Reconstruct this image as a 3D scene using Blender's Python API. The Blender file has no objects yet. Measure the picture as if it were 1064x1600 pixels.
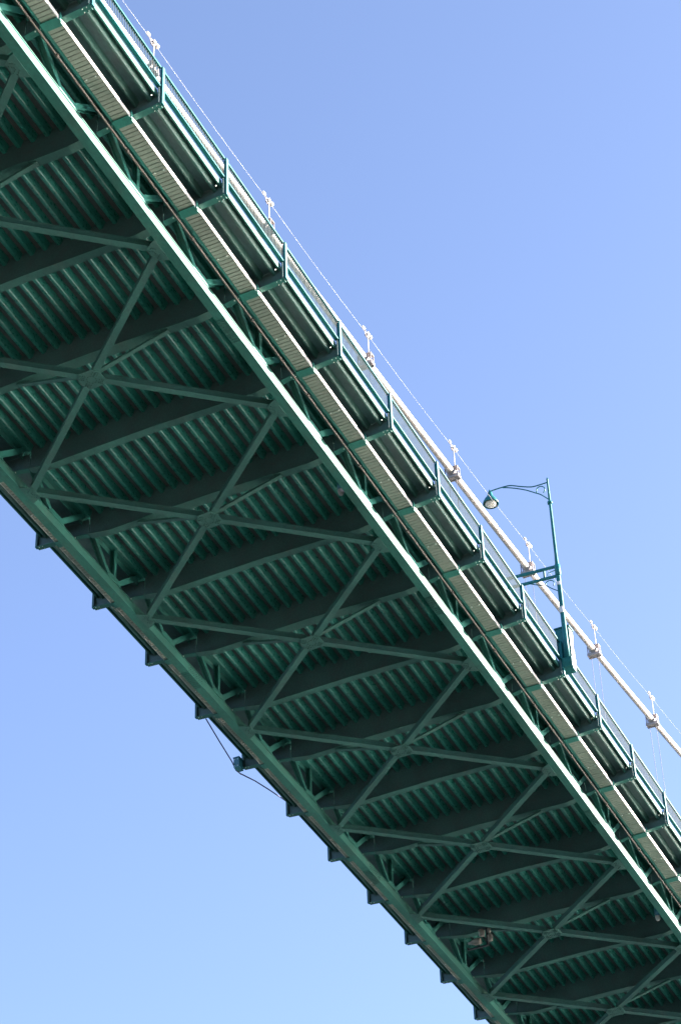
import bpy, bmesh, math, random
from mathutils import Vector, Matrix

# ------------------------------------------------------------------ camera, sky, sun, exposure
sc = bpy.context.scene
COL = sc.collection
H = 67.6                     # height of the truss bottom chord above the shore

cam = bpy.data.cameras.new('camera')
cam_o = bpy.data.objects.new('camera', cam); COL.objects.link(cam_o)
cam.sensor_fit = 'VERTICAL'; cam.sensor_height = 24.0; cam.lens = 24.0 * 3641.79 / 1600.0
cam.clip_start = 0.1; cam.clip_end = 60000
_R = Matrix(((0.90185124, 0.29409238, 0.31650280), (0.43086094, -0.55796436, -0.70924934), (-0.03198754, 0.77600609, -0.62991377)))
cam_o.matrix_world = Matrix.Translation((32.43291, -56.24944, -65.98430 + H)) @ _R.to_4x4()
sc.camera = cam_o

SUN_EL, SUN_AZ = 21.5, 51.5          # azimuth clockwise from +Y
world = bpy.data.worlds.new('World'); sc.world = world; world.use_nodes = True
nt = world.node_tree; bg = nt.nodes['Background']
sky = nt.nodes.new('ShaderNodeTexSky'); sky.sky_type = 'NISHITA'; sky.sun_disc = False
sky.sun_elevation = math.radians(SUN_EL); sky.sun_rotation = math.radians(SUN_AZ)
sky.altitude = 0; sky.air_density = 0.5; sky.dust_density = 0.6; sky.ozone_density = 0.6
tint = nt.nodes.new('ShaderNodeMix'); tint.data_type = 'RGBA'; tint.blend_type = 'MULTIPLY'; tint.inputs['Factor'].default_value = 1.0
tint.inputs['B'].default_value = (1.0, 0.975, 1.015, 1.0)          # camera white balance of the whole sky
nt.links.new(sky.outputs[0], tint.inputs['A']); nt.links.new(tint.outputs['Result'], bg.inputs[0]); bg.inputs[1].default_value = 0.062

sun = bpy.data.lights.new('sun', 'SUN'); sun.energy = 4.6; sun.angle = math.radians(0.53); sun.color = (1.0, 0.92, 0.83)
sun_o = bpy.data.objects.new('sun', sun); COL.objects.link(sun_o)
_d = Vector((math.sin(math.radians(SUN_AZ)) * math.cos(math.radians(SUN_EL)), math.cos(math.radians(SUN_AZ)) * math.cos(math.radians(SUN_EL)), math.sin(math.radians(SUN_EL))))
sun_o.rotation_euler = _d.to_track_quat('Z', 'Y').to_euler(); sun_o.location = (60, 60, H + 60)

vs = sc.view_settings
vs.view_transform = 'Standard'; vs.look = 'None'; vs.gamma = 1.0; vs.exposure = 3.25; vs.use_curve_mapping = False
sc.cycles.use_denoising = True
sc.cycles.sample_clamp_indirect = 0; sc.cycles.caustics_reflective = True; sc.cycles.blur_glossy = 0.0; sc.cycles.max_bounces = 8; sc.cycles.diffuse_bounces = 4

# ------------------------------------------------------------------ constants of the bridge
P = 5.21576                  # floor beam spacing
W = 12.2                     # between the bracing nodes of the two trusses
J0, J1 = -5, 16              # floor beam stations built
YA, YB = (J0 - 1) * P, (J1 + 1) * P
def g(y): return -0.0060971 * y - 0.00015329 * y * y      # the deck's gentle vertical curve
def mx(x, s): return x if s > 0 else -W - x               # mirror to the other side

rnd = random.Random(7)

# ------------------------------------------------------------------ materials
def mat_new(name):
    m = bpy.data.materials.new(name); m.use_nodes = True
    return m, m.node_tree, m.node_tree.nodes['Principled BSDF']

def weathered(name, base, dirt, rough=0.5, metal=0.0, scale=1.2, amount=0.5, spec=0.5, vary=0.18, streak=True, rust=0.0):
    m, t, b = mat_new(name)
    tc = t.nodes.new('ShaderNodeTexCoord'); mp = t.nodes.new('ShaderNodeMapping')
    mp.inputs['Scale'].default_value = (1.0, 0.45, 1.0) if streak else (1, 1, 1)
    t.links.new(tc.outputs['Object'], mp.inputs['Vector'])
    n1 = t.nodes.new('ShaderNodeTexNoise'); n1.inputs['Scale'].default_value = scale; n1.inputs['Detail'].default_value = 9; n1.inputs['Roughness'].default_value = 0.65
    n2 = t.nodes.new('ShaderNodeTexNoise'); n2.inputs['Scale'].default_value = scale * 9; n2.inputs['Detail'].default_value = 6
    for n in (n1, n2): t.links.new(mp.outputs[0], n.inputs['Vector'])
    r1 = t.nodes.new('ShaderNodeValToRGB'); r1.color_ramp.elements[0].position = 0.48; r1.color_ramp.elements[1].position = 0.78
    r1.color_ramp.elements[0].color = (0, 0, 0, 1); r1.color_ramp.elements[1].color = (amount,) * 3 + (1,)
    t.links.new(n1.outputs['Fac'], r1.inputs['Fac'])
    mix = t.nodes.new('ShaderNodeMix'); mix.data_type = 'RGBA'
    mix.inputs['A'].default_value = (*base, 1); mix.inputs['B'].default_value = (*dirt, 1)
    t.links.new(r1.outputs['Color'], mix.inputs['Factor'])
    if rust:
        n3 = t.nodes.new('ShaderNodeTexNoise'); n3.inputs['Scale'].default_value = scale * 3.1; n3.inputs['Detail'].default_value = 10; n3.inputs['Roughness'].default_value = 0.72
        t.links.new(tc.outputs['Object'], n3.inputs['Vector'])
        r3 = t.nodes.new('ShaderNodeValToRGB'); r3.color_ramp.elements[0].position = 0.60; r3.color_ramp.elements[1].position = 0.70
        r3.color_ramp.elements[0].color = (0, 0, 0, 1); r3.color_ramp.elements[1].color = (rust,) * 3 + (1,)
        t.links.new(n3.outputs['Fac'], r3.inputs['Fac'])
        mx2 = t.nodes.new('ShaderNodeMix'); mx2.data_type = 'RGBA'; mx2.inputs['B'].default_value = (0.105, 0.062, 0.040, 1)
        t.links.new(r3.outputs['Color'], mx2.inputs['Factor']); t.links.new(mix.outputs['Result'], mx2.inputs['A']); mix = mx2
    hs = t.nodes.new('ShaderNodeHueSaturation')
    mr = t.nodes.new('ShaderNodeMapRange'); mr.inputs['From Min'].default_value = 0.3; mr.inputs['From Max'].default_value = 0.7
    mr.inputs['To Min'].default_value = 1 - vary; mr.inputs['To Max'].default_value = 1 + vary
    t.links.new(n2.outputs['Fac'], mr.inputs['Value'])
    n4 = t.nodes.new('ShaderNodeTexNoise'); n4.inputs['Scale'].default_value = scale * 0.27; n4.inputs['Detail'].default_value = 3
    t.links.new(tc.outputs['Object'], n4.inputs['Vector'])
    m4 = t.nodes.new('ShaderNodeMapRange'); m4.inputs['From Min'].default_value = 0.3; m4.inputs['From Max'].default_value = 0.7; m4.inputs['To Min'].default_value = 0.78; m4.inputs['To Max'].default_value = 1.22
    t.links.new(n4.outputs['Fac'], m4.inputs['Value'])
    mm = t.nodes.new('ShaderNodeMath'); mm.operation = 'MULTIPLY'; t.links.new(mr.outputs[0], mm.inputs[0]); t.links.new(m4.outputs[0], mm.inputs[1]); t.links.new(mm.outputs[0], hs.inputs['Value'])
    t.links.new(mix.outputs['Result'], hs.inputs['Color']); t.links.new(hs.outputs[0], b.inputs['Base Color'])
    rr = t.nodes.new('ShaderNodeMapRange'); rr.inputs['To Min'].default_value = max(0.05, rough - 0.12); rr.inputs['To Max'].default_value = min(1, rough + 0.12)
    t.links.new(n2.outputs['Fac'], rr.inputs['Value']); t.links.new(rr.outputs[0], b.inputs['Roughness'])
    b.inputs['Metallic'].default_value = metal; b.inputs['Specular IOR Level'].default_value = spec
    return m

M_PAINT = weathered('green_paint', (0.020, 0.128, 0.102), (0.045, 0.098, 0.082), 0.45, rust=0.35)
M_RIB = weathered('new_green_paint', (0.022, 0.165, 0.130), (0.045, 0.130, 0.105), 0.30, rust=0.15, amount=0.6, spec=0.7)
M_WEB = weathered('shade_toned_paint', (0.048, 0.106, 0.106), (0.066, 0.086, 0.094), 0.6, rust=0.3, amount=0.9)  # slate shade of the webs put into the paint colour, plus rust
M_BRACE = weathered('old_green_paint', (0.030, 0.100, 0.080), (0.052, 0.088, 0.072), 0.5, rust=0.4, amount=0.9)
M_CHORD = weathered('chalky_green_paint', (0.030, 0.125, 0.098), (0.060, 0.098, 0.075), 0.5, amount=0.7, rust=0.35, spec=0.25)
M_TEAL = weathered('teal_paint', (0.008, 0.105, 0.110), (0.020, 0.095, 0.095), 0.45, amount=0.5, rust=0.15, spec=0.2)
M_BAR = weathered('backlit_teal_paint', (0.008, 0.034, 0.036), (0.012, 0.03, 0.030), 0.6, spec=0.15)  # teal darkened so the bars look backlit
M_DECK = weathered('grey_brown_deck', (0.080, 0.088, 0.086), (0.115, 0.090, 0.080), 0.8, amount=0.8, spec=0.2)  # grey with brown patches, for the deck plate and tray pans
M_TRAY = weathered('galvanised_tray', (0.250, 0.238, 0.195), (0.180, 0.190, 0.150), 0.55, amount=0.8, vary=0.10, rust=0.25)
M_LIP = weathered('galvanised_lip', (0.50, 0.47, 0.44), (0.4, 0.36, 0.32), 0.42, vary=0.06)
M_PIPE = weathered('brown_conduit', (0.095, 0.070, 0.058), (0.06, 0.045, 0.04), 0.5, amount=0.6)
M_CABLE = weathered('cream_cable_wrap', (0.42, 0.37, 0.335), (0.31, 0.255, 0.215), 0.55, amount=0.6, vary=0.08)
M_CLAMP = weathered('clamp_steel', (0.27, 0.235, 0.23), (0.20, 0.16, 0.15), 0.5, amount=0.6)
M_WHITE = weathered('white_fitting', (0.52, 0.49, 0.46), (0.38, 0.35, 0.32), 0.45, amount=0.3, vary=0.05)
M_ROPE = weathered('wire_rope', (0.17, 0.165, 0.18), (0.14, 0.13, 0.14), 0.45, vary=0.05)
M_BOLT = weathered('bolt_paint', (0.014, 0.060, 0.045), (0.03, 0.05, 0.035), 0.6)
M_BOLTW = weathered('bright_bolt', (0.7, 0.68, 0.62), (0.5, 0.48, 0.42), 0.4)
M_ROAD = weathered('asphalt', (0.05, 0.05, 0.05), (0.035, 0.035, 0.035), 0.9)
M_CONC = weathered('sidewalk_concrete', (0.36, 0.35, 0.33), (0.28, 0.27, 0.25), 0.85)
M_NAVY = weathered('navy_hose', (0.030, 0.030, 0.085), (0.03, 0.03, 0.06), 0.5)
M_CREAMLAMP = weathered('cream_lamp_housing', (0.23, 0.195, 0.165), (0.17, 0.145, 0.12), 0.4)
M_BLACK = weathered('black_frame', (0.02, 0.022, 0.024), (0.03, 0.03, 0.03), 0.5)
M_BLUE = weathered('blue_housing', (0.02, 0.12, 0.16), (0.03, 0.1, 0.12), 0.4)
m, t, b = mat_new('lamp_glass'); b.inputs['Base Color'].default_value = (0.72, 0.68, 0.6, 1); b.inputs['Roughness'].default_value = 0.25
M_GLASS = m
m, t, b = mat_new('sea_water')
b.inputs['Base Color'].default_value = (0.020, 0.038, 0.038, 1); b.inputs['Roughness'].default_value = 0.42; b.inputs['IOR'].default_value = 1.33
_tc = t.nodes.new('ShaderNodeTexCoord'); _n = t.nodes.new('ShaderNodeTexNoise'); _n.inputs['Scale'].default_value = 0.35; _n.inputs['Detail'].default_value = 6
_bp = t.nodes.new('ShaderNodeBump'); _bp.inputs['Strength'].default_value = 0.1; _bp.inputs['Distance'].default_value = 0.6
t.links.new(_tc.outputs['Object'], _n.inputs['Vector']); t.links.new(_n.outputs['Fac'], _bp.inputs['Height']); t.links.new(_bp.outputs[0], b.inputs['Normal'])
M_WATER = m
M_SHORE = weathered('shore_gravel', (0.060, 0.058, 0.045), (0.035, 0.050, 0.022), 0.95, scale=0.2, streak=False)

# ------------------------------------------------------------------ mesh builder
class MB:
    def __init__(s): s.v = []; s.f = []; s.sm = []
    def quadbox(s, pts):                                     # 8 corners: bottom ring, top ring
        n = len(s.v); s.v += [tuple(p) for p in pts]
        for q in ((0, 3, 2, 1), (4, 5, 6, 7), (0, 1, 5, 4), (1, 2, 6, 5), (2, 3, 7, 6), (3, 0, 4, 7)):
            s.f.append(tuple(n + i for i in q)); s.sm.append(False)
        return s
    def box(s, x0, x1, y0, y1, z0, z1):
        return s.quadbox(((x0, y0, z0), (x1, y0, z0), (x1, y1, z0), (x0, y1, z0), (x0, y0, z1), (x1, y0, z1), (x1, y1, z1), (x0, y1, z1)))
    def bar(s, a, b, w, h, up=(0, 0, 1), du=0.0, dw=0.0):    # box from a to b: w across, h along up; offset du along up, dw across
        a, b, up = Vector(a), Vector(b), Vector(up)
        d = (b - a).normalized(); r = d.cross(up).normalized(); u = r.cross(d)
        o = u * du + r * dw
        pts = []
        for e in (-h / 2, h / 2):
            pts += [a + o - r * w / 2 + u * e, a + o + r * w / 2 + u * e, b + o + r * w / 2 + u * e, b + o - r * w / 2 + u * e]
        return s.quadbox(pts)
    def hbar(s, a, b, w, h, tk=0.03, up=(0, 0, 1)):          # I section, flanges across w at both ends of h
        s.bar(a, b, w, tk, up, du=-h / 2 + tk / 2); s.bar(a, b, w, tk, up, du=h / 2 - tk / 2)
        return s.bar(a, b, tk, h - 2 * tk, up)
    def sweep(s, prof, ys, off=0.0, cap=True, close=True):   # closed (x, z) profile along y
        n = len(s.v); k = len(prof)
        for y in ys: s.v += [(x, y, z + off) for x, z in prof]
        for i in range(len(ys) - 1):
            for j in range(k if close else k - 1):
                a, b2 = n + i * k + j, n + i * k + (j + 1) % k
                s.f.append((a, b2, b2 + k, a + k)); s.sm.append(False)
        if cap:
            s.f.append(tuple(range(n, n + k))); s.sm.append(False)
            e = n + (len(ys) - 1) * k; s.f.append(tuple(range(e + k - 1, e - 1, -1))); s.sm.append(False)
        return s
    def xprof(s, prof, y0, y1):                              # closed polygon in x,z given thickness in y
        return s.sweep(prof, (y0, y1))
    def plate(s, poly, o, ax, ay, th):                       # polygon in plane (ax, ay) at o, thickness th along normal
        o, ax, ay = Vector(o), Vector(ax), Vector(ay); nn = ax.cross(ay).normalized(); n = len(s.v); k = len(poly)
        for e in (0, th): s.v += [tuple(o + ax * p[0] + ay * p[1] + nn * e) for p in poly]
        s.f.append(tuple(range(n + k - 1, n - 1, -1))); s.f.append(tuple(range(n + k, n + 2 * k))); s.sm += [False, False]
        for j in range(k):
            a, b2 = n + j, n + (j + 1) % k; s.f.append((a, b2, b2 + k, a + k)); s.sm.append(False)
        return s
    def tube(s, pts, r, n=8, r1=None, caps=True):
        pts = [Vector(p) for p in pts]; st = len(s.v); m_ = len(pts)
        ref = None
        for i, p in enumerate(pts):
            d = (pts[min(i + 1, m_ - 1)] - pts[max(i - 1, 0)]).normalized()
            if ref is None:
                ref = Vector((0, 0, 1)) if abs(d.z) < 0.9 else Vector((1, 0, 0))
            a = d.cross(ref).normalized(); b2 = d.cross(a).normalized(); ref = -b2 if False else ref
            rr = r if r1 is None else r + (r1 - r) * i / (m_ - 1)
            for k in range(n):
                t_ = 2 * math.pi * k / n; s.v.append(tuple(p + (a * math.cos(t_) + b2 * math.sin(t_)) * rr))
        for i in range(m_ - 1):
            for k in range(n):
                a, b2 = st + i * n + k, st + i * n + (k + 1) % n
                s.f.append((a, b2, b2 + n, a + n)); s.sm.append(True)
        if caps:
            s.f.append(tuple(range(st + n - 1, st - 1, -1))); e = st + (m_ - 1) * n; s.f.append(tuple(range(e, e + n))); s.sm += [False, False]
        return s
    def lathe(s, prof, o=(0, 0, 0), n=20, axis='z', smooth=True):
        st = len(s.v)
        for r, h in prof:
            for k in range(n):
                t_ = 2 * math.pi * k / n; c, d = r * math.cos(t_), r * math.sin(t_)
                q = {'z': (c, d, h), 'y': (c, h, d), 'x': (h, c, d)}[axis]
                s.v.append((o[0] + q[0], o[1] + q[1], o[2] + q[2]))
        for i in range(len(prof) - 1):
            for k in range(n):
                a, b2 = st + i * n + k, st + i * n + (k + 1) % n
                s.f.append((a, b2, b2 + n, a + n)); s.sm.append(smooth)
        s.f.append(tuple(range(st + n - 1, st - 1, -1))); e = st + (len(prof) - 1) * n; s.f.append(tuple(range(e, e + n))); s.sm += [False, False]
        return s
    def bolt(s, x, y, z, r=0.03, h=0.03, axis='z'):
        return s.lathe([(r, 0), (r * 0.8, h)], (x, y, z), 6, axis, False)
    def mesh(s, name, mat, curve=False):
        me = bpy.data.meshes.new(name)
        vv = [(x, y, z + g(y)) for x, y, z in s.v] if curve else s.v
        me.from_pydata(vv, [], s.f)
        me.polygons.foreach_set('use_smooth', s.sm)
        bm = bmesh.new(); bm.from_mesh(me); bmesh.ops.recalc_face_normals(bm, faces=bm.faces); bm.to_mesh(me); bm.free()
        me.materials.append(mat); return me

def add(name, me, parent=None, loc=(0, 0, 0), kind=None, label=None):
    o = bpy.data.objects.new(name, me); COL.objects.link(o); o.location = loc
    if parent is not None: o.parent = parent
    if kind: o['kind'] = kind
    if label: o['label'] = label
    return o
def thing(name, label, cat, loc, group=None):
    o = bpy.data.objects.new(name, None); COL.objects.link(o); o.location = loc; o.empty_display_size = 0.5
    o['label'] = label; o['category'] = cat
    if group: o['group'] = group
    return o
def ys_range(a, b, step=P / 2):
    n = max(1, round((b - a) / step)); return [a + (b - a) * i / n for i in range(n + 1)]
def at(j): return (0, j * P, g(j * P))

# ------------------------------------------------------------------ the setting below: sea and shore
def flat(name, pts, z, mat):
    me = bpy.data.meshes.new(name); me.from_pydata([(x, y, z) for x, y in pts], [], [tuple(range(len(pts)))]); me.materials.append(mat)
    return add(name, me, kind='structure')
flat('water', ((-25000, -25000), (25000, -25000), (25000, 25000), (-25000, 25000)), -0.4, M_WATER)
_m = MB(); _n2 = 60; _rows = []
for i in range(_n2 + 1):
    x = -500 + 1000 * i / _n2; e = -44 + 4 * math.sin(x * 0.031) + 2.5 * math.sin(x * 0.11 + 1)
    _rows.append([(x, e + 3, -0.6), (x, e, -0.2), (x, e - 6, 0.0), (x, -600, 0.0)])
for r_ in _rows: _m.v += r_
for i in range(_n2):
    for k in range(3): _m.f.append((i * 4 + k, i * 4 + k + 1, i * 4 + 5 + k, i * 4 + 4 + k)); _m.sm.append(False)
add('shore', _m.mesh('shore', M_SHORE), kind='structure')

# ------------------------------------------------------------------ the bridge
B = thing('suspension_bridge', 'green steel bridge deck and stiffening trusses seen from underneath', 'bridge', (0, 0, H))
YS = ys_range(YA, YB)

# trough rib: open profile with rounded lower corners
def trough(x, zt, zb, wt, wb, rad=0.05):
    h = [(wt, zt)]
    for k in range(5):
        a = math.radians(20 + 70 * k / 4)                    # from the sloping flank round to the flat bottom
        h.append((wb - rad + rad * math.cos(a), zb + rad - rad * math.sin(a)))
    return [(x - u, z) for u, z in h] + [(x + u, z) for u, z in reversed(h)]
def rib(name, prof, mat):
    m_ = MB().sweep(prof, YS, cap=False, close=False); m_.sm = [True] * len(m_.f)
    return add(name, m_.mesh(name, mat, True), B)
# road deck plate with its trough ribs
add('deck_plate', MB().sweep([(-12.75, 2.82), (0.55, 2.82), (0.55, 2.86), (-12.75, 2.86)], YS).mesh('deck_plate', M_DECK, True), B)
add('road_surface', MB().sweep([(-12.55, 2.865), (0.35, 2.865), (0.35, 2.92), (-12.55, 2.92)], YS).mesh('road_surface', M_ROAD, True), B)
for i in range(20):
    x = -5.96 + (i - 10) * 0.648
    rib('deck_rib', trough(x, 2.82, 2.49, 0.205, 0.090, 0.045), M_RIB)

# floor beams: web, stiffeners and bottom flange following a haunched line
def fl(x):
    c = [(-15.2, 1.70), (-12.9, 1.54), (-11.9, 1.33), (-11.2, 1.21), (-10.2, 1.23), (-6.1, 1.31)]
    if x > -6.1: x = -12.2 - x
    for (a, za), (b_, zb) in zip(c, c[1:]):
        if x <= b_: return za + (zb - za) * (x - a) / (b_ - a)
    return c[-1][1]
XS_MID = [-12.35, -11.9, -11.55, -11.2, -10.7, -10.2, -8, -6.1, -4.2, -2, -1.5, -1.0, -0.65, -0.3, 0.15]
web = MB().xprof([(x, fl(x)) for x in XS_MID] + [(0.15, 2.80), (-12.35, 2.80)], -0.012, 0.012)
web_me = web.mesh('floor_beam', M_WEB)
def flange(xs, hw, th=0.03, dz=0.0):
    m_ = MB(); n = len(xs)
    for e in (0, 1):
        for x in xs:
            z = fl(x) - th * (1 - e) + dz
            m_.v += [(x, -hw, z), (x, hw, z)]
    for i in range(n - 1):
        a = 2 * i; m_.f += [(a, a + 1, a + 3, a + 2), (2 * n + a, 2 * n + a + 2, 2 * n + a + 3, 2 * n + a + 1), (a, a + 2, 2 * n + a + 2, 2 * n + a), (a + 1, 2 * n + a + 1, 2 * n + a + 3, a + 3)]
    m_.f += [(0, 2 * n, 2 * n + 1, 1), (2 * n - 2, 2 * n - 1, 4 * n - 1, 4 * n - 2)]
    m_.sm = [False] * len(m_.f); return m_
flange_me = flange(XS_MID, 0.20).mesh('bottom_flange', M_BRACE)
cover_me = flange([-9.4, -8, -6.1, -4.2, -2.8], 0.27, 0.025, -0.033).mesh('cover_plate', M_BRACE)

# sidewalk brackets
br = {}
for s in (1, -1):
    xs = [0.19, 0.7, 1.5, 2.3, 2.94]
    zz = lambda x: fl(x)
    pr = [(mx(x, s), zz(mx(x, s))) for x in xs] + [(mx(2.94, s), 2.38), (mx(0.19, s), 2.38)]
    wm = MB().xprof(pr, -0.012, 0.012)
    lo, hi = sorted((mx(2.88, s), mx(2.94, s))); wm.box(lo, hi, -0.17, -0.014, 1.72, 2.56)
    fx = sorted(mx(x, s) for x in xs)
    bl = MB()
    for dx in (2.62, 2.8):
        for dy in (-0.09, 0.09): bl.bolt(mx(dx, s), dy, fl(mx(dx, s)) - 0.065, 0.022, 0.035)
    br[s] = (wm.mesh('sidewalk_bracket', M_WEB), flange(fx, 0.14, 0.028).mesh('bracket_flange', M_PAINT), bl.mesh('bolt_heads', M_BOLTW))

OCT = [(-0.62, -0.22), (-0.35, -0.58), (0.35, -0.58), (0.62, -0.22), (0.62, 0.22), (0.35, 0.58), (-0.35, 0.58), (-0.62, 0.22)]
gus_me = MB().plate([(u * 0.86, v * 0.9) for u, v in OCT], (0, 0, -0.03), (1, 0, 0), (0, 1, 0), 0.03).mesh('gusset_plate', M_BRACE)
gb = MB(); dlat = Vector((-W, 2 * P)).normalized()
for sx in (1, -1):
    for sd in (1, -1):
        d = Vector((dlat.x * sx * sd, dlat.y * sd)); n = Vector((-d.y, d.x))
        for a in (0.32, 0.40, 0.47):
            for c in (-0.11, 0.0, 0.11):
                q = d * a + n * c; gb.bolt(q.x, q.y, -0.065, 0.022, 0.035)
for k in range(10):
    t_ = 2 * math.pi * k / 10; gb.bolt(0.2 * math.cos(t_), 0.22 * math.sin(t_), -0.065, 0.02, 0.035)
gb_me = gb.mesh('bolt_heads', M_BOLT)

for j in range(J0, J1 + 1):
    o = add('floor_beam', web_me, B, at(j))
    add('bottom_flange', flange_me, o)
    if j % 2: add('cover_plate', cover_me, o)
    for s in (1, -1):
        k = add('sidewalk_bracket', br[s][0], B, at(j))
        add('bracket_flange', br[s][1], k); add('bolt_heads', br[s][2], k, kind='stuff')

# stiffening trusses: bottom chord, top chord, diagonals, hanger posts, gussets
for s in (1, -1):
    a, b_ = sorted((mx(0.12, s) - (0.13 if s < 0 else 0), mx(0.53, s) - (0.13 if s < 0 else 0)))
    XT = (a + b_) / 2
    ch = MB().sweep([(a, 0), (b_, 0), (b_, 0.04), (b_ - 0.03, 0.04), (b_ - 0.03, 0.50), (b_, 0.50), (b_, 0.54), (a, 0.54), (a, 0.50), (a + 0.03, 0.50), (a + 0.03, 0.04), (a, 0.04)], YS)
    cho = add('bottom_chord', ch.mesh('bottom_chord', M_CHORD, True), B)
    add('top_chord', MB().sweep([(XT - 0.16, 2.50), (XT + 0.16, 2.50), (XT + 0.16, 2.80), (XT - 0.16, 2.80)], YS).mesh('top_chord', M_PAINT, True), B)
    for j in range(J0, J1):
        y0, ym, y1 = j * P, (j + .5) * P, (j + 1) * P
        for ya, yb in ((y0 + 0.22, ym - 0.22), (y1 - 0.22, ym + 0.22)):
            dg = MB(); dg.hbar((XT, ya, 2.51), (XT, yb, 0.545), 0.26, 0.27, 0.035, up=(1, 0, 0))
            add('truss_diagonal', dg.mesh('truss_diagonal', M_PAINT, True), B)
        for e, xx in ((-1, XT - 0.165), (1, XT + 0.145)):
            gp = MB().plate([(-0.75, 0.0), (-0.62, 0.12), (-0.40, 0.34), (0.40, 0.34), (0.62, 0.12), (0.75, 0.0)], (xx, ym, 0.545), (0, 1, 0), (0, 0, 1), 0.02)
            add('truss_gusset', gp.mesh('truss_gusset', M_PAINT, True), B)
        if j % 2 == 1:
            add('hanger_post', MB().hbar((XT, ym + 0.1, 0.545), (XT, ym + 0.1, 2.495), 0.22, 0.24, 0.03, up=(1, 0, 0)).mesh('hanger_post', M_PAINT, True), B)
    # splice plates with bolts on the underside and faces of the chord
    for y in [5.3 + 20.86 * k for k in range(-1, 4)]:
        sp = MB().plate([(-0.21, -0.75), (0.21, -0.75), (0.21, 0.75), (-0.21, 0.75)], (XT, y, -0.025), (1, 0, 0), (0, 1, 0), 0.022)
        po = add('splice_plate', sp.mesh('splice_plate', M_CHORD, True), cho)
        bo = MB()
        for iy in range(9):
            for ix in range(5): bo.bolt(XT - 0.16 + 0.08 * ix, y - 0.64 + 0.16 * iy, -0.055, 0.024, 0.03)
        for iy in range(9):
            for iz in range(3): bo.bolt(b_ - 0.03, y - 0.64 + 0.16 * iy, 0.13 + iz * 0.14, 0.022, 0.03, 'x')
        add('bolt_heads', bo.mesh('bolt_heads', M_BOLT, True), cho, kind='stuff')

# lateral bracing in the plane of the bottom chords
def brace(name, a, b_):
    m_ = MB(); m_.bar(a, b_, 0.30, 0.028, du=-0.15); m_.bar(a, b_, 0.27, 0.025, du=0.14); m_.bar(a, b_, 0.022, 0.262, dw=-0.10, du=-0.004); m_.bar(a, b_, 0.022, 0.262, dw=0.10, du=-0.004)
    return add(name, m_.mesh(name, M_BRACE, True), B)
for k in range(-2, 8):
    ya, yb, yc = 2 * P * k, 2 * P * (k + 1), P * (2 * k + 1)
    C = Vector((-W / 2, yc, 0.17))
    for X, Y in ((0.0, ya), (0.0, yb), (-W, ya), (-W, yb)):
        e = Vector((X, Y, 0.17)); d = (e - C).normalized()
        brace('lateral_brace', C + d * 0.30, e - d * 0.25)
    o = add('gusset_plate', gus_me, B, (-W / 2, yc, g(yc))); add('bolt_heads', gb_me, o, kind='stuff')
    # V struts from the crossing up to the floor beam above it
    for sg in (1, -1):
        add('sway_strut', MB().bar((C.x + sg * 0.35, yc, 0.32), (C.x + sg * 3.65, yc, 1.19), 0.20, 0.10).mesh('sway_strut', M_BRACE, True), B)
for k in range(-2, 9):
    for s in (1, -1):
        y = 2 * P * k
        tri = [(0.13, -0.62), (-0.12, -0.50), (-0.40, -0.30), (-0.40, 0.30), (-0.12, 0.50), (0.13, 0.62)]
        x0 = 0.0 if s > 0 else -W - 0.14
        gm = MB().plate([(p[0] * s, p[1]) for p in tri], (x0 if s > 0 else x0, y, -0.03), (1, 0, 0), (0, 1, 0), 0.028)
        o = add('node_gusset', gm.mesh('node_gusset', M_BRACE, True), B)
        bo = MB()
        for sd in (1, -1):
            d = Vector((-W * s, 2 * P * sd)).normalized(); n = Vector((-d.y, d.x))
            for a in (0.16, 0.26, 0.36):
                for c in (-0.08, 0.08):
                    q = d * a + n * c; bo.bolt(x0 + q.x, y + q.y, -0.062, 0.022, 0.032)
        add('bolt_heads', bo.mesh('bolt_heads', M_BOLT, True), o, kind='stuff')

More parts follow.
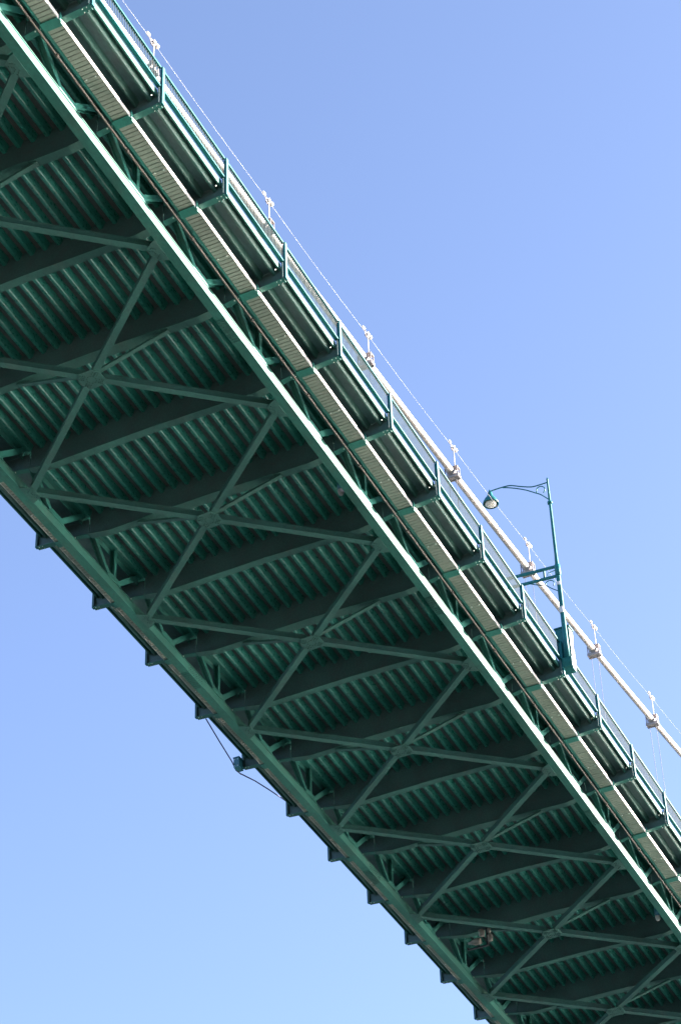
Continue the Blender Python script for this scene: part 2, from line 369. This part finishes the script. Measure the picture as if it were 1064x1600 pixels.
# sidewalks, conduits and cable trays on both sides
for s in (1, -1):
    def rng(a, b_): return sorted((mx(a, s), mx(b_, s)))
    a, b_ = rng(0.60, 2.72)
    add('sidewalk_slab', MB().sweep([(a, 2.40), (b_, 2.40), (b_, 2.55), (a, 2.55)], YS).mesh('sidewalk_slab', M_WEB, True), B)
    for xr in (1.83, 2.47):
        x = mx(xr, s)
        rib('sidewalk_rib', trough(x, 2.40, 2.11, 0.15, 0.06, 0.035), M_BRACE)
    a, b_ = rng(0.555, 0.595)
    add('sidewalk_inner_beam', MB().sweep([(a, 2.20), (b_, 2.20), (b_, 2.85), (a, 2.85)], YS).mesh('sidewalk_inner_beam', M_PAINT, True), B)
    x = mx(0.86, s)
    pm = MB().tube([(x, y, 1.30 + 0.012 * math.sin(y * 1.2)) for y in YS], 0.05, 10)
    for y in YS[::2]: pm.lathe([(0.078, -0.08), (0.078, 0.08)], (x, y + 1.1, 1.30), 10, 'y')
    po = add('conduit', pm.mesh('conduit', M_PIPE, True), B)
    x2 = mx(0.99, s)
    add('conduit', MB().tube([(x2, y, 1.45 + 0.01 * math.sin(y * 1.7 + 1)) for y in YS], 0.03, 8).mesh('thin_conduit', M_PIPE, True), B)
    for j in range(J0, J1):
        y0, y1 = j * P, (j + 1) * P
        a, b_ = rng(2.725, 2.79)
        add('edge_beam', MB().sweep([(a, 2.23), (b_, 2.23), (b_, 2.59), (a, 2.59)], (y0 + 0.05, (y0 + y1) / 2, y1 - 0.05)).mesh('edge_beam', M_CHORD, True), B)
        # cable tray: transverse slats under a pan, an outer lip and a green inner channel
        ta, tb = 1.12, 1.75
        a, b_ = rng(ta, tb)
        pan = MB().sweep([(a, 1.375), (b_, 1.375), (b_, 1.39), (a, 1.39)], (y0 + 0.02, y1 - 0.02))
        tray = add('cable_tray', pan.mesh('cable_tray', M_DECK, True), B, (rnd.uniform(-0.012, 0.012), 0, rnd.uniform(-0.006, 0.006)))
        sl = MB(); ns = 26; st = (P - 0.06) / ns
        for i in range(ns):
            q = y0 + 0.03 + i * st + rnd.uniform(-0.004, 0.004); dz = rnd.uniform(-0.004, 0.004)
            sl.box(a, b_, q, q + st - 0.03, 1.34 + dz, 1.373)
        add('tray_slats', sl.mesh('tray_slats', M_TRAY, True), tray, kind='stuff')
        a2, b2 = rng(tb + 0.003, tb + 0.03)
        add('tray_lip', MB().sweep([(a2, 1.335), (b2, 1.335), (b2, 1.55), (a2, 1.55)], (y0 + 0.01, y1 - 0.01)).mesh('tray_lip', M_LIP, True), tray)
        a2, b2 = rng(ta - 0.11, ta - 0.003)
        add('tray_channel', MB().sweep([(a2, 1.35), (b2, 1.35), (b2, 1.60), (a2, 1.60)], (y0 + 0.01, y1 - 0.01)).mesh('tray_channel', M_PAINT, True), tray)
        bo = MB()
        for dx in (ta + 0.12, tb - 0.12): bo.bolt(mx(dx, s), (y0 + y1) / 2, 1.295, 0.036, 0.04)
        add('bolt_heads', bo.mesh('bolt_heads', M_BOLTW, True), tray, kind='stuff')
    for j in range(J0, J1 + 1):
        y = j * P; a, b_ = rng(1.03, 1.77)
        sm_ = MB().box(a, b_, y - 0.42, y + 0.0, 1.29, 1.325)
        a2, b2 = rng(1.79, 1.82); sm_.box(a2, b2, y - 0.30, y - 0.16, 1.29, 1.70)
        a2, b2 = rng(0.98, 1.005); sm_.box(a2, b2, y - 0.34, y - 0.16, 1.29, 1.62)
        add('tray_strap', sm_.mesh('tray_strap', M_PAINT, True), B)
        x = mx(0.86, s); hg = MB().box(x - 0.012, x + 0.012, y - 0.10, y - 0.07, 1.36, 1.52).bolt(x - 0.13, y - 0.2, 1.30, 0.035, 0.05)
        add('conduit_hanger', hg.mesh('conduit_hanger', M_BOLTW, True), B)

# ------------------------------------------------------------------ railings along both sidewalks
def railing(s, label):
    RL = thing('pedestrian_railing', label, 'railing', (0, 0, H))
    def bx(m_, x0, x1, *q):
        a, b_ = sorted((mx(x0, s), mx(x1, s))); return m_.box(a, b_, *q)
    def full(): return bx(bx(MB(), 2.955, 3.035, -0.085, 0.085, 1.71, 3.79), 2.90, 2.95, -0.06, 0.06, 1.73, 3.70).mesh('post', M_TEAL)
    post_me = full()
    for j in range(J0, J1 + 1): add('post', post_me, RL, at(j))
    for j in range(J0, J1):
        y0, y1 = j * P + 0.088, (j + 1) * P - 0.088
        r1, r2, r3, r4 = (mx(x, s) for x in (2.865, 2.98, 2.80, 2.97))
        add('top_rail', MB().sweep([(r1, 3.70), (r2, 3.70), (r2, 3.78), (r1, 3.78)], (y0, y1)).mesh('top_rail', M_TEAL, True), RL)
        add('lower_rail', MB().sweep([(r3, 2.64), (r4, 2.64), (r4, 2.71), (r3, 2.71)], (y0, y1)).mesh('lower_rail', M_TEAL, True), RL)
        bm_ = MB(); n = 40
        for i in range(n):
            y = y0 + (y1 - y0) * (i + 0.5) / n; bx(bm_, 2.91, 2.93, y - 0.012, y + 0.012, 2.712, 3.698)
        add('balusters', bm_.mesh('balusters', M_BAR, True), RL, kind='stuff')
railing(1, 'teal steel railing with thin vertical bars along the sidewalk under the cream cable')
railing(-1, 'teal railing on the shaded sidewalk, only its post feet showing below the edge')

# ------------------------------------------------------------------ main cable with clamps, hangers and hand ropes
XC = 0.75
def zc(y): return 7.85 + 0.0382 * (y + 2.5) + 0.001014 * (y + 2.5) ** 2
CB = thing('main_cable', 'thick cream suspension cable with clamps and thin hanger ropes above the railing', 'cable', (0, 0, H))
add('cable', MB().tube([(XC, y, zc(y)) for y in ys_range(YA, YB + 40, 1.3)], 0.175, 20).mesh('cable', M_CABLE, True), CB)
HY = [7.95 + 10.4315 * k for k in range(-3, 9)]
for y in HY:
    sl_ = 0.0382 + 0.002028 * (y + 2.5); z = zc(y)
    c = MB()
    c.tube([(XC, y - 0.28, zc(y - 0.28)), (XC, y + 0.28, zc(y + 0.28))], 0.215, 18)
    for e in (-0.26, 0.22): c.tube([(XC, y + e, zc(y + e)), (XC, y + e + 0.05, zc(y + e + 0.05))], 0.25, 18)
    co = add('cable_clamp', c.mesh('cable_clamp', M_CLAMP, True), CB)
    sd = MB()
    for e in (-0.16, 0.16): sd.box(XC - 0.38, XC + 0.38, y + e - 0.03, y + e + 0.03, z - 0.42, z - 0.24)
    sd.box(XC - 0.38, XC + 0.38, y - 0.128, y + 0.128, z - 0.40, z - 0.37)
    for e in (-0.33, 0.33):
        for f_ in (-0.16, 0.16): sd.tube([(XC + e, y + f_, z - 0.24), (XC + e, y + f_, z + 0.16)], 0.03, 8)
    sd.box(XC - 0.36, XC + 0.36, y - 0.2, y + 0.2, z + 0.222, z + 0.25)
    add('saddle', sd.mesh('saddle', M_CLAMP, True), co)
    for e in (-0.2, 0.2):
        add('hanger_rope', MB().tube([(XC + e, y, z - 0.41), (XC + e * 0.9, y, 2.68)], 0.014, 8).mesh('hanger_rope', M_ROPE, True), CB)
    s_ = MB(); s_.tube([(XC + 0.12, y + 0.12, z + 0.2), (XC + 0.12, y + 0.12, z + 1.72)], 0.028, 8)
    s_.box(XC + 0.05, XC + 0.19, y + 0.05, y + 0.19, z + 0.25, z + 0.42)
    add('stanchion', s_.mesh('stanchion', M_WHITE, True), CB)
for dx, dz, rr in ((0.12, 1.70, 0.0065), (-0.14, 0.62, 0.005)):
    pts = []
    for a, b_ in zip(HY, HY[1:]):
        for k in range(8):
            u = k / 8; y = a + (b_ - a) * u; pts.append((XC + dx, y + 0.12, zc(a) * (1 - u) + zc(b_) * u + dz - 0.10 * 4 * u * (1 - u)))
    add('hand_rope', MB().tube(pts, rr, 6).mesh('hand_rope', M_ROPE, True), CB)

# necklace lights on the stanchions
lt = {}
for nm, mm, bb in (('housing', M_WHITE, MB().lathe([(0.02, 0.12), (0.10, 0.16), (0.145, 0.26), (0.14, 0.38), (0.06, 0.44)], (0, 0, 0), 12, 'y').box(-0.09, 0.09, -0.1, 0.1, -0.10, 0.10)),
                   ('sleeve', M_WHITE, MB().lathe([(0.02, -0.78), (0.085, -0.72), (0.085, -0.48), (0.02, -0.42)], (0, 0, 0.02), 12, 'y')),
                   ('bracket', M_CLAMP, MB().box(-0.12, -0.092, -0.16, 0.13, -0.16, 0.12).tube([(0, -0.42, 0), (0, -0.1, -0.02)], 0.03, 6).tube([(0.0, -0.5, -0.05), (0, -0.4, -0.24), (0, -0.15, -0.3), (0, 0, -0.2)], 0.014, 6))):
    lt[nm] = bb.mesh(nm, mm)
for y in HY[2:9]:
    L_ = thing('necklace_light', 'small white light fixture on a stanchion above a cable clamp', 'light', (XC + 0.12, y + 0.12, H + g(y) + zc(y) + 1.74), 'white lights along the main cable')
    for nm in lt: add(nm, lt[nm], L_).scale = (0.8, 0.8, 0.8)

# ------------------------------------------------------------------ street lamp at the railing
Y7 = 7 * P
LP = thing('street_lamp', 'tall teal street lamp with scrolled arm and bell shade beside the railing', 'street lamp', (3.27, Y7, H + g(Y7) + 1.9))
def lp(x, z, y=0.0): return (x - 3.27, y, z - 1.9)
add('base_box', MB().quadbox(((-0.25, -0.04, 0.26), (0.22, -0.04, 0.26), (0.22, 0.18, 0.26), (-0.25, 0.18, 0.26), (-0.25, -0.17, 0.72), (0.27, -0.17, 0.72), (0.27, 0.20, 0.72), (-0.25, 0.20, 0.72))).mesh('base_box', M_TEAL), LP)
add('hand_hole', MB().box(0.268, 0.282, -0.02, 0.07, 0.44, 0.62).mesh('hand_hole', M_BLACK), LP)
add('pole', MB().lathe([(0.145, 0.721), (0.13, 2.0), (0.115, 6.0), (0.115, 6.6), (0.085, 7.4), (0.07, 11.0), (0.05, 12.5), (0.06, 12.55), (0.02, 12.68)], n=16).mesh('pole', M_TEAL), LP)
add('collar', MB().lathe([(0.085, 10.84), (0.14, 10.86), (0.14, 10.98), (0.085, 11.0)], n=14).mesh('collar', M_TEAL), LP)
add('collar', MB().lathe([(0.12, 6.0), (0.155, 6.02), (0.155, 6.7), (0.12, 6.74)], n=14).mesh('collar', M_TEAL), LP)
def smooth(pts, n=6):
    out = []
    for i in range(len(pts) - 1):
        p0, p1, p2, p3 = (Vector(pts[max(i - 1, 0)]), Vector(pts[i]), Vector(pts[i + 1]), Vector(pts[min(i + 2, len(pts) - 1)]))
        for k in range(n):
            u = k / n; out.append(0.5 * ((2 * p1) + (p2 - p0) * u + (2 * p0 - 5 * p1 + 4 * p2 - p3) * u * u + (3 * p1 - p0 - 3 * p2 + p3) * u ** 3))
    return out + [Vector(pts[-1])]
add('arm', MB().tube(smooth([lp(*q) for q in ((3.24, 14.25), (2.77, 14.25), (2.33, 14.29), (1.73, 14.55), (1.18, 14.83), (0.8, 14.89), (0.3, 14.90), (-0.03, 14.88))]), 0.035, 8).mesh('arm', M_TEAL), LP)
add('arm', MB().tube(smooth([lp(*q) for q in ((3.24, 13.06), (2.83, 13.55), (2.48, 13.83), (2.01, 14.19), (1.53, 14.48), (1.04, 14.73), (0.71, 14.86))]), 0.033, 8).mesh('arm', M_TEAL), LP)
add('scroll', MB().tube(smooth([lp(*q) for q in ((2.6, 13.74), (2.60, 13.97), (2.72, 14.11), (2.89, 14.11), (3.05, 13.97), (3.07, 13.78), (2.97, 13.64))]), 0.03, 8).mesh('scroll', M_TEAL), LP)
hx = lp(-0.05, 14.0)
sh = add('lamp_shade', MB().lathe([(0.045, 0.98), (0.06, 0.90), (0.04, 0.84), (0.12, 0.80), (0.15, 0.62), (0.19, 0.50), (0.30, 0.36), (0.41, 0.14), (0.44, 0.0), (0.41, -0.02), (0.39, 0.05), (0.2, 0.06)], hx, 24).mesh('lamp_shade', M_TEAL), LP)
add('lens', MB().lathe([(0.33, 0.045), (0.30, -0.03), (0.18, -0.075), (0.05, -0.09)], hx, 24).mesh('lens', M_GLASS), sh)
for z in (8.55, 7.93):
    add('cross_arm', MB().bar(lp(0.45, z + 0.16), lp(3.18, z), 0.12, 0.13).mesh('cross_arm', M_TEAL), LP)
add('cross_strut', MB().bar(lp(2.52, 8.05), lp(2.52, 8.51), 0.09, 0.09, up=(1, 0, 0)).mesh('cross_strut', M_TEAL), LP)
add('cross_strut', MB().tube([lp(3.18, 8.33), lp(2.72, 8.28), lp(2.70, 8.12)], 0.025, 6).mesh('cross_rod', M_TEAL), LP)
add('scroll', MB().tube(smooth([lp(*q) for q in ((1.6, 8.0), (2.09, 7.73), (2.55, 7.53), (2.83, 7.25), (3.18, 6.96))]), 0.028, 8).mesh('lower_scroll', M_TEAL), LP)
add('scroll', MB().tube(smooth([lp(*q) for q in ((2.52, 7.54), (2.57, 7.7), (2.73, 7.78), (2.91, 7.73), (3.01, 7.58), (2.96, 7.38))]), 0.028, 8).mesh('lower_scroll', M_TEAL), LP)
for z, hh in ((7.35, 0.10), (5.65, 0.19)):
    add('tag_plate', MB().box(-0.10, 0.10, -0.155, -0.135, z - 1.9 - hh, z - 1.9 + hh).mesh('tag_plate', M_WHITE), LP)

CBN = thing('utility_cabinet', 'tall teal utility cabinet standing on the sidewalk behind the lamp pole', 'cabinet', (3.08, Y7 + 0.42, H + g(Y7) + 2.155))
add('cabinet_body', MB().box(-0.36, 0.36, -0.26, 0.26, 0, 2.55).mesh('cabinet_body', M_TEAL), CBN)
add('cabinet_lid', MB().box(-0.42, 0.42, -0.32, 0.32, 2.553, 2.62).mesh('cabinet_lid', M_TEAL), CBN)
add('cabinet_sunlit_side', MB().box(0.363, 0.385, -0.24, 0.24, 0.1, 2.45).mesh('cabinet_sunlit_side', M_LIP), CBN)  # paler panel, sunlight on this side put into its colour
add('cabinet_handle', MB().tube([(0.40, -0.1, 0.5), (0.46, -0.1, 0.55), (0.46, -0.02, 1.75), (0.40, -0.02, 1.8)], 0.022, 6).mesh('cabinet_handle', M_BLACK), CBN)

# ------------------------------------------------------------------ small fixtures
yj = 7 * P
JB = thing('junction_box', 'blue-green junction box on a sidewalk bracket tip, dark hoses bent under it', 'junction box', (-15.3, yj, H + g(yj) + 1.5))
add('box', MB().box(-0.14, 0.18, -0.62, -0.10, -0.02, 0.56).mesh('box', M_BLUE), JB)
add('flange_plate', MB().box(-0.17, 0.21, -0.66, -0.06, 0.563, 0.60).mesh('flange_plate', M_BLUE), JB)
bo = MB()
for q in ((-0.05, -0.65, 0.45), (0.1, -0.65, 0.45), (-0.05, -0.65, 0.06), (0.1, -0.65, 0.06)): bo.bolt(q[0], q[1], q[2], 0.025, 0.03, 'y')
add('bolt_heads', bo.mesh('bolt_heads', M_BOLTW), JB, kind='stuff')
for pts in (((0.04, -4.05, 0.98), (-0.05, -2.5, 0.62), (-0.16, -0.75, 0.28), (-0.17, -0.3, 0.02), (-0.05, 0.1, -0.06)), ((-0.05, 0.05, -0.05), (0.0, 1.6, 0.36), (0.02, 3.2, 0.70), (0.04, 5.2, 1.08))):
    add('hose', MB().tube(pts, 0.034, 8).mesh('hose', M_NAVY), JB)

yf = 11 * P
FL = thing('floodlight', 'cream floodlight pair on a black frame hung under a floor beam', 'floodlight', (-9.95, yf - 0.3, H + g(yf) + 0.1))
fr = MB().box(-0.05, 0.05, -0.06, 0.06, 0.05, 1.14).box(-1.25, 0.05, -0.06, 0.06, -0.03, 0.047).box(-1.25, -1.19, -0.05, 0.05, 0.05, 0.14)
add('hanging_frame', fr.mesh('hanging_frame', M_BLACK), FL)
def lamphead(o): return MB().lathe([(0.07, -0.78), (0.09, -0.62), (0.15, -0.52), (0.15, -0.45), (0.19, -0.38), (0.20, -0.06), (0.15, 0.0)], o, 16, 'x').mesh('lamp_head', M_CREAMLAMP)
add('lamp_head', lamphead((-0.42, 0, 0.42)), FL)
add('lamp_head', MB().lathe([(0.08, 0.0), (0.17, 0.05), (0.19, 0.40), (0.10, 0.46)], (-0.33, 0, 0.66), 16, 'z').mesh('lamp_head', M_CREAMLAMP), FL)
add('lamp_head', MB().lathe([(0.10, 0.0), (0.15, 0.05), (0.14, 0.40), (0.08, 0.46)], (0.17, 0, 0.22), 16, 'z').mesh('lamp_head', M_CREAMLAMP), FL)
add('lamp_head', MB().lathe([(0.06, 0.0), (0.10, 0.05), (0.09, 0.26), (0.05, 0.3)], (0.13, 0, 0.78), 16, 'z').mesh('lamp_head', M_CREAMLAMP), FL)

for y, z, lab in ((17.2, 0.75, 'small dull blue inspection lamp hung beside the sunlit truss chord'), (59.2, 0.60, 'small inspection lamp with a sun glint coloured into its white cap hung beside the sunlit truss chord')):
    IL = thing('inspection_lamp', lab, 'lamp', (-0.28, y, H + g(y) + z - 0.5), 'inspection lamps inside the truss chord')
    add('housing', MB().lathe([(0.08, 0.42), (0.17, 0.50), (0.17, 0.86), (0.10, 0.95)], n=14).mesh('housing', M_BLUE), IL)
    add('lens_cap', MB().lathe([(0.05, 0.10), (0.12, 0.16), (0.15, 0.30), (0.15, 0.38), (0.09, 0.418)], n=14).mesh('lens_cap', M_WHITE if y > 50 else M_CLAMP), IL)  # cap white where it catches sun, greyer on the lamp in shade
    add('mounting_arm', MB().box(0.06, 0.40, -0.03, 0.03, 0.955, 1.01).box(-0.03, 0.03, -0.03, 0.03, 0.953, 1.75).mesh('mounting_arm', M_PAINT), IL)
